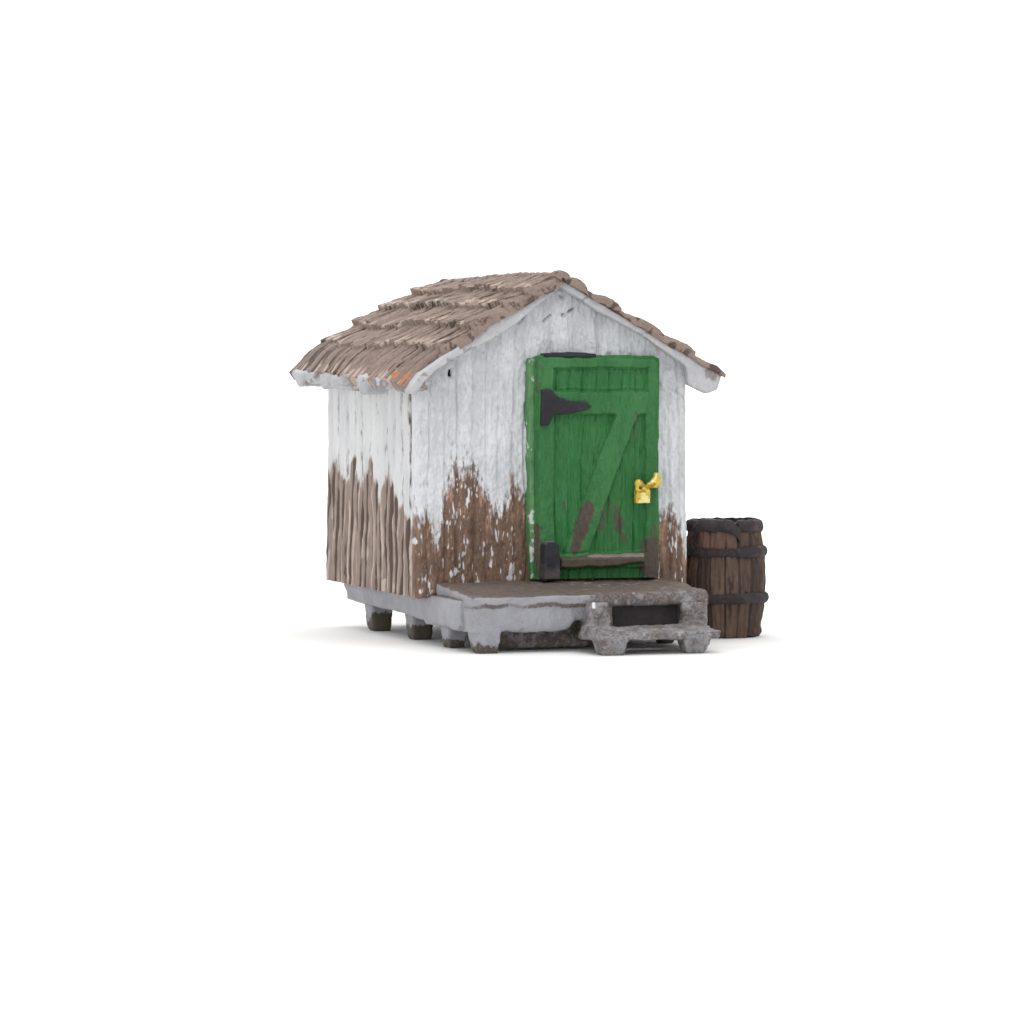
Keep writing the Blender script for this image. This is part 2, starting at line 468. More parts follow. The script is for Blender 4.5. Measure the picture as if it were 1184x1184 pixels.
def plain_wall(which):
    n1, n2 = 150, 120
    length = L if which == 'right' else W
    us = np.linspace(0.07, length - 0.03, n1); t = np.linspace(0, 1, n2)
    U = np.repeat(us[:, None], n2, 1)
    zt = np.full(n1, 3.2) if which == 'right' else gable(us)
    Z = 0.57 + (zt - 0.57)[:, None] * t[None, :]
    h = (fbm(U * 2, Z * 1.5, 0, 80) - 0.5) * 0.05 + (fbm(U * 12, Z * 2.5, 0, 81) - 0.5) * 0.03
    sw = np.abs(np.sin(np.pi * (U / 0.3 + (vn(U, Z * .5, 0, 82) - .5) * .6)))
    h -= 0.04 * np.exp(-(sw / 0.12) ** 2)
    top = 1.5 + (vn(U * 3.2, 0, 0, 83) - 0.5) * 0.7
    n = fbm(U * 9, Z * 3, 0, 84)
    mud = np.clip(0.5 + (ss(-0.2, 0.5, top - Z) * 1.3 - n) * 3, 0, 1)
    m = np.stack([mud, mud * ss(.5, .75, n), 0 * mud], -1)
    if which == 'right':
        P = np.stack([W + 0.01 + h, U, Z], -1); B = np.stack([np.full_like(U, W - 0.12), U, Z], -1)
    else:
        P = np.stack([U, L + h, Z], -1)[::-1]; B = np.stack([U, np.full_like(U, L - 0.12), Z], -1)[::-1]; m = m[::-1]
    grid_obj("wall", P, m, B, M_side, shed)

front_wall(); side_wall(); plain_wall('right'); plain_wall('back')

# ------------------------------------------------------------------ roof
roof_mats = {}
def roof_slope(side, parent):
    ns, nt = (240, 520) if side == 'left' else (190, 340)
    YF, YB = (-0.31 if side == 'left' else -0.22), 4.44
    tv = np.linspace(0, 1, nt)
    sv = np.linspace(0, 1, ns)
    S, T = np.meshgrid(sv, tv, indexing='ij')
    yb = YB + (vn(S * 9, 0, 0, 90) - 0.5) * 0.10
    yf = YF + (0.26 * ss(0.62, 1.0, S) + 0.03 * (vn(S * 12, 3, 0, 91) - 0.5) if side == 'left' else 0 * S)
    Yc = yf + (yb - yf) * T
    # ridge and eave lines of the roof bed
    rx = 1.655 + 0 * T; rz = 4.285 + 0.02 * np.sin(T * 5.0) + 0.03 * T
    if side == 'left':
        ex = -0.14 - 0.16 * T; ez = 3.02 + 0.12 * T
        bounds = np.array([0.0, 0.215, 0.415, 0.625, 0.81, 1.0])
    else:
        ex = 3.705 + 0.03 * T; ez = 3.135 + 0 * T
        bounds = np.array([0.0, 0.15, 0.35, 0.60, 0.80, 1.0])
    seed = 100 if side == 'left' else 140
    # shingle columns
    wv = T * (YB - YF)
    lean = (vn(wv * 1.3, S * 4, 0, seed) - 0.5) * 0.12
    nb = len(bounds) - 1
    h = np.full_like(S, -1.0); sh = np.zeros_like(S); cellr = np.zeros_like(S); fracs = np.zeros_like(S); edgem = np.zeros_like(S)
    wid = 0.115 if side == 'left' else 0.30
    for k in range(nb):
        c = (wv + lean) / wid + k * 0.37 + (vn(wv * 2.2, k * 3.0, 0, seed + 1) - 0.5) * 0.9
        ci = np.floor(c); f = c - ci
        lo = bounds[k + 1] + (rnd(ci + 100 * k, seed + 2) - 0.5) * 0.035 + (vn(wv * 1.1, k * 5.0, 0, seed + 3) - 0.5) * 0.07
        lo = lo - 0.012 * (2 * np.abs(f - 0.5)) ** 2
        if k == nb - 1:
            lo = np.full_like(lo, 1.2)
        hi = bounds[k]
        frac = np.clip((S - hi) / (lo - hi + 1e-6), 0, 1.0) if k < nb - 1 else np.clip((S - hi) / (1 - hi), 0, 1)
        inside = S <= lo
        prof = 1 - np.abs(2 * f - 1) ** 2.2
        thick = 0.03 + 0.055 * frac ** 1.3
        hk = thick + 0.022 * prof * (0.4 + 0.6 * frac) + (rnd(ci + 77 * k, seed + 4) - 0.5) * 0.028
        if side == 'right':
            hk = 0.025 + 0.065 * np.sin(np.pi * np.clip(frac, 0, 1) ** 1.5 * 0.86) * (1.0 if k < 4 else 0.45) + 0.01 * prof + 0.05 * (fbm(S * 11, wv * 3, 0, seed + 21) - 0.5) + 0.03 * (fbm(S * 40, wv * 8, 0, seed + 24) - 0.5)
        gap = np.exp(-((np.minimum(f, 1 - f)) / 0.09) ** 2)
        gdep = 0.035 * (0.3 + 0.9 * rnd(ci + 55 * k, seed + 5))
        hk = hk - gap * gdep
        take = inside & (h < -0.5)
        h = np.where(take, hk, h)
        sh = np.where(take, gap * gdep / 0.045, sh)
        cellr = np.where(take, rnd(ci + 33 * k, seed + 6), cellr)
        fracs = np.where(take, frac, fracs)
    grain = fbm((wv + lean) * 16, S * 5, 0, seed + 8, 3) - 0.5
    h += grain * 0.035 + (fbm((wv + lean) * 26, S * 34, 0, seed + 23, 3) - 0.5) * 0.028 + (fbm(wv * 2, S * 4, 0, seed + 9) - 0.5) * 0.04
    # hand-worn flat area near the rear eave
    if side == 'left':
        worn = ss(0.62, 0.85, S) * ss(0.35, 0.75, T)
        h = h * (1 - 0.55 * worn) + 0.075 * worn
    if side == 'left':
        h = h * (1 - 0.55 * ss(0.5, 0.0, wv) * ss(0.72, 1.0, S)) * (1 - 0.4 * ss(0.86, 1.0, S))
    # rolled front verge
    rw = 0.11 if side == 'left' else 0.08
    q = np.clip(1 - wv / rw, 0, 1)
    vq = ss(rw, 0.0, wv)
    roll = np.sqrt(np.clip(1 - q ** 2, 0, 1))
    low_edge = -0.075 if side == 'left' else -0.02
    vl = (fbm(S * 22, wv * 10, 0, seed + 31, 3) - 0.5)
    h = low_edge * (1 - roll) + h * roll + vq * vl * 0.07
    X = rx + (ex - rx) * S; Z = rz + (ez - rz) * S
    if side == 'left':
        Z = Z + 0.135 * np.abs(np.sin(np.pi * S ** 1.4)) ** 0.8
    dx, dz = ex - rx, ez - rz
    ln = np.hypot(dx, dz)
    nx, nz = (-dz / ln, dx / ln) if side == 'right' else (dz / ln, -dx / ln)
    nx, nz = np.where(nz < 0, -nx, nx), np.abs(nz)
    # over the ridge the normals stand upright
    up = ss(0.05, 0.0, S)
    nx = nx * (1 - up); nz = nz * (1 - up) + up
    # ragged eave ends
    ext = ss(0.93, 1.0, S) * (fbm(wv * 4.5, 1.0, 0, seed + 11, 3) - 0.5) * (0.20 if side == 'left' else 0.05)
    ux, uz = dx / ln, dz / ln
    P = np.stack([X + nx * h + ux * ext, Yc + vq * 0.01 * grain, Z + nz * h + uz * ext], -1)
    hb = (0.0 if side == 'right' else -0.035) - 0.03 * vn(wv * 6, S * 16, 0, seed + 12) - ss(0.12, 0.0, wv) * (0.02 if side == 'right' else 0.035) * vn(S * 14, 5, 0, seed + 13)
    B = np.stack([X + nx * hb + ux * ext * 0.8, Yc + 0.02 * vq, Z + nz * hb + uz * ext * 0.8], -1)
    dirt = 1.0 * ss(0.25, 0.8, sh) * ss(0.3, 0.6, vn(wv * 7, S * 20, 0, seed + 14) + 0.15) + 0.6 * ss(0.56, 0.68, fbm((wv + lean) * 20, S * 3, 0, seed + 19, 3)) + 0.30 * ss(0.6, 1.0, cellr)
    dirt = dirt + 0.35 * ss(0.55, 0.75, fbm(wv * 1.6, S * 3, 0, seed + 15))
    if side == 'right':
        dirt = 0.65 * ss(0.45, 0.7, fbm(S * 22, wv * 18, 0, seed + 25, 3))
    dry = (0.35 + 0.65 * ss(0.4, 0.9, fracs)) * ss(0.46, 0.66, fbm(wv * 18, S * 8, 0, seed + 16, 3)) * 0.8 * ss(0.02, 0.2, wv)
    acc = np.zeros_like(S)
    if side == 'left':
        for yy, s0, ry, rs in ((0.50, 0.965, 0.16, 0.022), (0.14, 0.965, 0.10, 0.03), (-0.20, 0.91, 0.03, 0.03)):
            acc = np.maximum(acc, np.exp(-((Yc - yy) / ry) ** 2 - ((S - s0) / rs) ** 2) * (1.0 if yy > -0.2 else 0.5))
        dirt = dirt * (1 - vq) + vq * (0.22 + 0.42 * ss(0.35, 0.7, fbm(S * 30, wv * 36, 0, seed + 18)))
    m = np.stack([np.clip(dirt, 0, 1), np.clip(dry, 0, 1), acc], -1)
    if side == 'left':
        P, B, m = P[::-1], B[::-1], m[::-1]
    return P, B, m

roof = bpy.data.objects.new("roof", None)
col.objects.link(roof)
roof.parent = shed
for side in ("left", "right"):
    P, B, m = roof_slope(side, roof)
    o = grid_obj("shingle_slope", P, m, B, M_roof, roof)
    if side == 'right':
        o["label"] = "far slope seen edge-on with stepped courses"

def ridge_cap():
    n, k = 220, 28
    t = np.linspace(0, 1, n); a = np.linspace(-0.62, 0.62, k) * math.pi
    T, A = np.meshgrid(t, a, indexing='ij')
    y = -0.335 + T * 4.72
    c = y / 0.24; ci = np.floor(c); f = c - ci
    r = 0.085 + 0.03 * (rnd(ci, 201) - 0.5) + 0.015 * (1 - (2 * f - 1) ** 2) + (fbm(y * 8, A * 2, 0, 203) - 0.5) * 0.035
    r *= 0.62 + 0.15 * ss(0.35, 0.1, y + 0.3)
    X = 1.655 + r * 1.15 * np.sin(A); Z = 4.285 + 0.02 * np.sin(T * 5.0) + 0.03 * T + r * np.cos(A) * 0.9
    P = np.stack([X, y, Z], -1)
    B = np.stack([1.655 + (X - 1.655) * 0.3, y, 4.255 + (Z - 4.29) * 0.3], -1)
    gap = np.exp(-(np.minimum(f, 1 - f) / 0.1) ** 2)
    m = np.stack([0.6 * gap + 0.4 * rnd(ci, 204), 0.5 * ss(.5, .7, fbm(y * 12, A * 3, 0, 205)), 0 * r], -1)
    grid_obj("ridge_cap", P, m, B, M_roof, roof)
ridge_cap()

def trim_masks(co, no):
    n = fbm(co[:, 0] * 7, co[:, 1] * 3, co[:, 2] * 7, 211)
    return np.stack([0.6 * ss(0.5, 0.75, n + 0.25 * CURV[0]), 0.5 * ss(0.55, 0.7, fbm(co[:, 0] * 12, co[:, 1] * 4, co[:, 2] * 12, 212)), 0 * n], -1)

cast_obj("bargeboard", [prism([(1.62, 4.27), (1.0, 3.90), (0.83, 3.76), (0.48, 3.53), (0.21, 3.35), (-0.04, 3.15), (-0.12, 3.06), (-0.165, 2.98), (-0.15, 2.93), (-0.13, 2.92), (0.117, 3.19), (0.513, 3.42), (0.827, 3.56), (1.116, 3.745), (1.62, 4.15)], -0.27, 0.06)],
         M_white, roof, 0.018, 3, 0.010, 6, 5, trim_masks)
cast_obj("bargeboard", [prism([(1.62, 4.285), (3.63, 3.165), (3.675, 3.12), (3.63, 2.97), (3.50, 2.915), (3.25, 3.03), (3.235, 3.24), (3.10, 3.335), (2.65, 3.63), (2.15, 3.88), (1.64, 4.185)], -0.18, -0.065)],
         M_white, roof, 0.018, 3, 0.008, 6, 6, trim_masks)
cast_obj("roof_board", [prism([(1.655, 4.25), (1.0, 3.88), (0.5, 3.53), (0.02, 3.16), (0.02, 3.0), (0.5, 3.40), (1.0, 3.76), (1.655, 4.17)], -0.12, 4.32)], M_white, roof, 0.035, 2, 0.012, 4, 7, trim_masks)
cast_obj("roof_board", [prism([(1.655, 4.255), (3.62, 3.145), (3.60, 3.09), (1.655, 4.19)], 0.03, 4.32)], M_white, roof, 0.035, 2, 0.012, 4, 8, trim_masks)

def eave_lumps():
    prims = []
    y = -0.24
    k = 0
    while y < 4.30:
        w = 0.30 + 0.16 * float(rnd(k, 221))
        t = y / 4.4
        zt = 3.06 + 0.13 * t; zb = 2.985 - 0.10 * float(rnd(k, 222)) + 0.075 * t
        xo = -0.08 - 0.21 * t - 0.09 * float(rnd(k, 223))
        y1 = min(y + w, 4.33)
        prims.append(hexa((xo, y + .02, zb + .02), (0.05, y + .01, zb - .01), (0.05, y1, zb - .01), (xo, y1 - .04, zb + .01), (xo - .02, y, zt), (0.05, y, zt + .12), (0.05, y1, zt + .12), (xo - .02, y1, zt)))
        y += w + 0.02 * float(rnd(k, 229))
        k += 1
    cast_obj("eave_board", prims, M_white, roof, 0.022, 4, 0.05, 5, 9,
             lambda co, no: np.stack([np.maximum(0.2 + 0.6 * ss(0.4, 0.7, fbm(co[:, 0] * 6, co[:, 1] * 3, co[:, 2] * 6, 225)), 0.8 * ss(0.05, 0.2, -CURV[0])), 0 * co[:, 0], 0 * co[:, 0]], -1))
eave_lumps()

# ------------------------------------------------------------------ door
DY = -0.20       # front of the door frame
def dpx(px): return (np.asarray(px, float) - 591.5) * 0.01059 + 1.085       # photo column -> x on the door plane
def dpz(py): return 0.615 + (682.0 - np.asarray(py, float)) * 0.01015
def box_sdf(X, Z, x0, x1, z0, z1):
    return np.minimum(np.minimum(X - x0, x1 - X), np.minimum(Z - z0, z1 - Z))

def make_door():
    x0, x1, z0, z1 = dpx(618), dpx(763.5), dpz(667), dpz(410)
    nx, nz = 230, 380
    xs = np.linspace(x0, x1, nx); zs = np.linspace(z0, z1, nz)
    X, Z = np.meshgrid(xs, zs, indexing='ij')
    wx = (fbm(X * 6, Z * 6, 0, 301) - 0.5) * 0.05
    wz = (fbm(X * 6, Z * 6, 0, 302) - 0.5) * 0.05
    Xw, Zw = X + wx, Z + wz
    soft = 0.03
    def recess(px0, px1, py0, py1):
        return ss(-soft * .3, soft, box_sdf(Xw, Zw, dpx(px0), dpx(px1), dpz(py1), dpz(py0)))
    r_top = recess(638, 749, 424, 453)
    r_mid = recess(639, 746.5, 477, 640)
    r_bot = recess(641, 745, 654, 669)
    rec = np.maximum(np.maximum(r_top, r_mid), r_bot)
    # diagonal brace
    ax, az, bx_, bz = dpx(727), dpz(470), dpx(664), dpz(640)
    dl = math.hypot(bx_ - ax, bz - az)
    px_ = ((Xw - ax) * (bz - az) - (Zw - az) * (bx_ - ax)) / dl
    brace = ss(0.155, 0.12, np.abs(px_ + 0.0)) * ss(dpz(645), dpz(635), Zw) * (Zw < dpz(466))
    rec = rec * (1 - brace)
    h = -0.058 * rec
    # planks inside the recesses
    pl = np.abs(np.sin(np.pi * (Xw / 0.165 + 0.2 + (vn(Z * 1.5, X * 2, 0, 303) - .5) * .3)))
    h += rec * (-0.018 * np.exp(-(pl / 0.16) ** 2) + (fbm(X * 34, Z * 4, 0, 304, 3) - 0.5) * 0.045)
    h += (1 - rec) * ((fbm(X * 3, Z * 3, 0, 305) - 0.5) * 0.03 + (fbm(X * 20, Z * 20, 0, 306, 3) - 0.5) * 0.012)
    # inner raised top panel lip
    lip = np.exp(-((box_sdf(Xw, Zw, dpx(642), dpx(745), dpz(450), dpz(427)) - 0.02) / 0.025) ** 2) * r_top
    h += 0.02 * lip * vn(X * 7, Z * 7, 0, 307)
    # heavy bottom ledge
    led = ss(0.0, 0.045, box_sdf(Xw, Zw, dpx(641), dpx(744), dpz(656 - 0) + 0.04 * ss(dpx(690), dpx(740), X), dpz(636) - 0.03 * ss(dpx(700), dpx(650), X)))
    prof = ss(dpz(632), dpz(646), Z)
    h += 0.10 * led * (0.55 + 0.45 * ss(dpz(638), dpz(645), Z))
    ex_, ez_ = np.minimum(X - x0, x1 - X), z1 - Z
    e = np.where((ex_ < 0.09) & (ez_ < 0.09), 0.09 - np.hypot(0.09 - ex_, 0.09 - ez_), np.minimum(ex_, ez_)) + (vn(X * 9, Z * 9, 0, 308) - 0.5) * 0.03
    h -= 0.07 * (1 - ss(0, 0.06, e)) ** 2
    # masks: mud on the lower door
    def blob(px0, py0, px1, py1, w, s=0):
        ax_, az_, bx2, bz2 = dpx(px0), dpz(py0), dpx(px1), dpz(py1)
        t = np.clip(((X - ax_) * (bx2 - ax_) + (Z - az_) * (bz2 - az_)) / ((bx2 - ax_) ** 2 + (bz2 - az_) ** 2 + 1e-9), 0, 1)
        d = np.hypot(X - ax_ - t * (bx2 - ax_), Z - az_ - t * (bz2 - az_))
        return ss(w * 1.55, w * 0.5, d + (fbm(X * 12, Z * 6, 0, 310 + s) - 0.5) * 0.13)
    mud = np.maximum.reduce([blob(679, 584, 664, 634, 0.075, 1), blob(706, 582, 714, 604, 0.085, 2) * 0.85, blob(714, 604, 721, 622, 0.065, 3) * 0.75,
                             blob(696, 590, 698, 612, 0.03, 4) * 0.7, blob(653, 580, 653, 590, 0.025, 5) * 0.8, blob(735, 480, 737, 512, 0.035, 6) * 0.45,
                             blob(752, 630, 756, 668, 0.10, 7), blob(748, 655, 762, 668, 0.10, 8), blob(620, 610, 626, 668, 0.06, 9), blob(754, 610, 756, 640, 0.05, 12) * 0.6,
                             blob(622, 420, 622, 450, 0.02, 10) * 0.45])
    mud = np.maximum(mud, led * ss(dpz(634), dpz(640), Z) * 0.95)
    mud = np.maximum(mud, 0.9 * ss(dpz(668), dpz(664), Z) * (X < dpx(690)) * 0)
    dry = rec * (0.40 + 0.8 * (fbm(X * 22, Z * 3, 0, 313, 3) - 0.3))
    acc = led * ss(dpz(643.5), dpz(641), Z) * ss(dpz(634.5), dpz(637), Z) * 0
    acc = led * np.exp(-((Z - dpz(640)) / 0.035) ** 2) * ss(dpx(668), dpx(680), X) * 0.8
    xc = (x0 + x1) / 2
    drop = 0.035 * ss(0.09, 0.0, np.minimum(X - x0, x1 - X)) * ss(0.12, 0.0, z1 - Z)
    Xo = X + (fbm(Z * 4, X * 0.5, 0, 314, 3) - 0.5) * 0.035 * np.sign(X - xc) * ss(0.5, 0.75, np.abs(X - xc))
    Zo = Z - drop + (fbm(X * 4, 2, 0, 315, 3) - 0.5) * 0.03 * ss(z1 - 0.15, z1, Z)
    P = np.stack([Xo, DY - h, Zo], -1)
    B = np.stack([Xo, np.full_like(X, -0.0), Zo], -1)
    return grid_obj("door", P, np.stack([np.clip(mud, 0, 1), np.clip(dry, 0, 1), acc], -1), B, M_door, shed)
door = make_door()

M_jamb = painted("worn_green_paint", lin(74, 124, 76), lin(98, 142, 96), lin(190, 200, 192), lin(165, 182, 168), lin(205, 212, 205), lin(60, 100, 62), stretch=(1, 1, 0.4), edge=0.2)
cast_obj("jamb", [prism([(float(dpx(612.5)) + .02, float(dpz(668))), (float(dpx(620)), float(dpz(668))), (float(dpx(620)), float(dpz(413))), (float(dpx(613.5)), float(dpz(413))), (float(dpx(611.5)), float(dpz(420))), (float(dpx(612)), float(dpz(520)))], -0.12, 0.03)],
         M_jamb, shed, 0.014, 2, 0.02, 6, 17,
         lambda co, no: np.stack([ss(dpz(560), dpz(640), co[:, 2]) * 0.55 * ss(0.3, 0.7, fbm(co[:, 0] * 20, co[:, 1] * 6, co[:, 2] * 6, 19)), 0.7 * ss(0.5, 0.7, fbm(co[:, 0] * 9, co[:, 1] * 9, co[:, 2] * 9, 18)), 0.5 * ss(0.45, 0.7, fbm(co[:, 0] * 12, co[:, 1] * 6, co[:, 2] * 5, 20)) * ss(dpz(520), dpz(430), co[:, 2])], -1))

def iron_masks(co, no):
    z = co[:, 2]
    return np.stack([0.8 * ss(0.5, 0.7, fbm(co[:, 0] * 8, co[:, 1] * 8, z * 8, 321)), 0.6 * ss(0.5, 0.95, no[:, 2]), 0 * z], -1)

hp = [(200, 355), (265, 350), (300, 400), (370, 425), (510, 440), (543, 468), (480, 497), (380, 520), (280, 528), (250, 595), (193, 600)]
hz = [(float(dpx(590 + a / 5.92)), float(dpz(390 + b / 5.92))) for a, b in hp]
cast_obj("hinge", [prism(hz, DY - 0.045, DY + 0.05)], M_black, door, 0.012, 2, 0.008, 9, 12,
         lambda co, no: np.zeros((len(co), 3)))["label"] = "upper black strap hinge"
hb = [(623, 627), (627, 622.5), (636, 622), (641, 628), (642, 667), (622, 668)]
hz = [(float(dpx(a)), float(dpz(b))) for a, b in hb]
cast_obj("hinge", [prism(hz, DY - 0.16, DY + 0.06)], M_black, door, 0.018, 4, 0.015, 6, 13,
         lambda co, no: np.stack([0.75 * ss(dpz(628), dpz(662), co[:, 2] + 0.3 * (fbm(co[:, 0] * 6, co[:, 1] * 6, co[:, 2] * 6, 77) - .5)), 0.7 * ss(0.2, 0.9, no[:, 2]), 0 * co[:, 0]], -1))["label"] = "lower worn black hinge block"  # upward faces painted greyer as a highlight, lower part worn
hs = [(628, 412.5), (629, 408), (650, 407), (653, 409), (657, 406.5), (676, 407), (689, 409), (688, 412.5)]
hz = [(float(dpx(a)), float(dpz(b))) for a, b in hs]
cast_obj("top_strip", [prism(hz, DY + 0.0, DY + 0.22)], M_black, door, 0.014, 1, 0.008, 8, 14, lambda co, no: np.zeros((len(co), 3)))

def gold_masks(co, no):
    n = fbm(co[:, 0] * 14, co[:, 1] * 14, co[:, 2] * 14, 331)
    return np.stack([0.9 * ss(0.5, 0.62, n), 0.9 * ss(0.55, 0.7, fbm(co[:, 0] * 11, co[:, 1] * 11, co[:, 2] * 11, 332)), 0.5 * ss(0.62, 0.72, fbm(co[:, 0] * 16, co[:, 1] * 16, co[:, 2] * 16, 333))], -1)

def arc_prims(pts, r):
    out = []
    for (xa, ya, za), (xb, yb, zb) in zip(pts[:-1], pts[1:]):
        for k in range(5):
            f = k / 4
            x, y, z = xa + (xb - xa) * f, ya + (yb - ya) * f, za + (zb - za) * f
            out.append(frustum(x - r, x + r, y - r, y + r, z - r, z + r))
    return out
PY = DY - 0.11
LX = -0.03
bx0, bx1, bz0, bz1 = float(dpx(731.5)) + LX, float(dpx(749.5)) + LX, float(dpz(580.5)), float(dpz(565))
arc = [(bx0 + .035, PY, bz1), (bx0 + .03, PY, bz1 + .06), (bx0 + .05, PY, bz1 + .10), (bx0 + .085, PY + .01, bz1 + .07), (bx0 + .13, PY + .02, bz1 + .02), (bx1 - .03, PY + .02, bz1 + .015), (bx1 + .005, PY + .04, bz1 + .06)]
cast_obj("padlock", [frustum(bx0, bx1, PY - 0.06, PY + 0.05, bz0, bz1, 0.005, 0.01, 0.005, 0.01)] + arc_prims(arc, 0.022), M_gold, door, 0.011, 2, 0.012, 10, 15, gold_masks)
hs = [(752, 562), (752.5, 556), (757, 551), (758.5, 545.5), (763, 546), (764.5, 553), (764, 560), (759, 563.5)]
hz = [(float(dpx(a)) + LX, float(dpz(b))) for a, b in hs]
cast_obj("hasp", [prism(hz, DY - 0.07, DY + 0.08)] + arc_prims([(hz[0][0] + .02, DY - .05, hz[0][1]), (bx1 - .01, DY - .06, bz1 + .03)], 0.016), M_gold, door, 0.011, 2, 0.012, 10, 16, gold_masks)

# ------------------------------------------------------------------ sills, feet, deck and step
def grey_masks(co, no):
    x, y, z = co.T
    cv = CURV[0]
    n = fbm(x * 4, y * 4, z * 9, 401); f = fbm(x * 14, y * 14, z * 14, 402, 3)
    top = ss(0.45, 0.8, no[:, 2])
    right = ss(1.2, 1.9, x) * ss(0.3, -0.4, y)
    front = ss(-1.0, -1.2, y)
    dirt = (0.22 + 0.22 * right) * ss(0.4, 0.62, n + 0.15 * right) + 0.24 * right
    dirt = np.maximum(dirt, (0.3 + 0.7 * front) * 0.8 * ss(0.06, 0.22, np.abs(cv) + 0.5 * (n - 0.5)))
    dirt = np.maximum(dirt, top * 0.95)
    dirt = np.maximum(dirt, (0.55 + 0.4 * ss(.4, .6, vn(x * 4, 1, 0, 405))) * ss(0.05, 0.0, np.abs(z - 0.535 + 0.06 * (fbm(x * 6, 0, 0, 404) - .5))) * front)
    dry = (0.15 + 0.85 * right) * np.maximum(ss(0.55, 0.72, f) * 0.6, 0.75 * ss(0.10, 0.3, cv) * ss(0.45, 0.6, f))
    # the inner skid under the deck: blotchy dark paint
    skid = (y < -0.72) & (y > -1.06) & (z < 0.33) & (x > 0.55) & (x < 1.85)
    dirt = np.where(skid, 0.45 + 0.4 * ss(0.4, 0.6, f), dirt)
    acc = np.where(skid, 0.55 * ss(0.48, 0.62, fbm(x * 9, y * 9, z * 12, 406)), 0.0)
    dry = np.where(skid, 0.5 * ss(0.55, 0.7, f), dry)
    return np.stack([np.clip(dirt, 0, 1), dry, acc], -1)

def step_masks(co, no):
    m = grey_masks(co, no)
    x, y, z = co.T
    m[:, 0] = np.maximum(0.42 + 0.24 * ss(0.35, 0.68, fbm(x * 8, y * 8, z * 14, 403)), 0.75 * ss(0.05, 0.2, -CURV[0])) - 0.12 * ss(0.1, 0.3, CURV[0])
    return m

def foot_masks(co, no):
    x, y, z = co.T
    n = fbm(x * 5, y * 5, z * 5, 411)
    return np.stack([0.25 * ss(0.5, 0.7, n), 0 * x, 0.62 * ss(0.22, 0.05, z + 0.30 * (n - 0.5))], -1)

sill = cast_obj("floor_sill", [
    prism_x([(3.66, 0.60), (3.52, 0.40), (3.3, 0.335), (2.9, 0.33), (1.4, 0.315), (0.1, 0.27), (-1.1, 0.24), (-1.1, 0.6)], 0.13, 0.50),
    prism_x([(3.66, 0.60), (3.52, 0.40), (3.3, 0.335), (0.0, 0.29), (0.0, 0.6)], 2.85, 3.2),
    frustum(0.14, 3.2, -0.08, 0.24, 0.24, 0.6), frustum(0.62, 1.75, -1.0, -0.8, 0.03, 0.5), frustum(0.14, 3.2, 3.3, 3.62, 0.34, 0.6), frustum(0.1, 3.2, 0.0, 3.62, 0.5, 0.585)],
    M_grey, shed, 0.03, 4, 0.022, 4, 21, grey_masks)

def foot(xa, xb, ya, yb, zt, seed, parent, mat=M_grey, bot=0.035, masks=foot_masks):
    return cast_obj("foot", [frustum(xa, xb, ya, yb, 0.0, zt, 0, 0, bot, bot)], mat, parent, 0.02, 6, 0.025, 5, seed, masks)

def dark_foot(co, no):  # dark accent towards the bottom, reaching higher on front faces
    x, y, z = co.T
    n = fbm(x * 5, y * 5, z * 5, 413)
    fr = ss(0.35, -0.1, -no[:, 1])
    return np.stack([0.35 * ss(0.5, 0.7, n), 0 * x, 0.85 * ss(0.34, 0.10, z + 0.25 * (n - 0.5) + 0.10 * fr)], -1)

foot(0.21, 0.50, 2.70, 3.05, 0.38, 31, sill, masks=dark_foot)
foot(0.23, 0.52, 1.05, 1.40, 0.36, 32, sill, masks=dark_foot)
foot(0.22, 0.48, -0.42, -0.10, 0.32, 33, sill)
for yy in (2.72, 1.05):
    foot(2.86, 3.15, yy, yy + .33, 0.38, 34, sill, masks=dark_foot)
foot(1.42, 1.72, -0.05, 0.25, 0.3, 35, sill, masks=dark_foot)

def deck_disp(co, no):
    x, y, z = co.T
    return (fbm(x * 2.5, y * 14, z * 10, 421, 3) - 0.5) * 0.03 * ss(0.5, 0.9, no[:, 2])

deck = cast_obj("deck", [
    hexa((0.20, -1.42, 0.525), (3.06, -1.42, 0.52), (3.07, 0.0, 0.56), (0.20, 0.0, 0.56), (0.21, -1.41, 0.645), (3.04, -1.41, 0.675), (3.10, -0.01, 0.745), (0.21, -0.01, 0.735)),
    prism([(0.225, 0.55), (0.25, 0.225), (0.5, 0.24), (1.36, 0.255), (1.44, 0.34), (1.36, 0.55)], -1.395, -1.2),
    frustum(0.20, 0.42, -1.38, -0.0, 0.235, 0.55, 0, 0, 0.02, 0),
    frustum(2.74, 3.04, -1.41, -0.95, 0.12, 0.56, 0, 0, 0.02, 0),
    frustum(2.90, 3.08, -1.30, 0.0, 0.22, 0.56),
    frustum(1.60, 1.88, -1.40, -1.1, 0.15, 0.56, 0, 0, 0.0, 0),
    frustum(1.36, 1.70, -1.37, -1.14, 0.36, 0.56),
], M_grey, shed, 0.022, 7, 0.028, 3.5, 22, grey_masks, deck_disp)
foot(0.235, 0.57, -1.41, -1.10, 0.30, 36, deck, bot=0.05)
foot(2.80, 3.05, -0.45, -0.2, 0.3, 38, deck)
cast_obj("opening_shade_panel", [frustum(1.72, 2.80, -1.22, -1.12, 0.16, 0.56)], M_black, deck, 0.03, 1, 0.008, 4, 23, lambda co, no: np.stack([0.8 + 0 * co[:, 0], 0 * co[:, 0], 0 * co[:, 0]], -1))  # black panel added to paint the shade inside the opening above the step

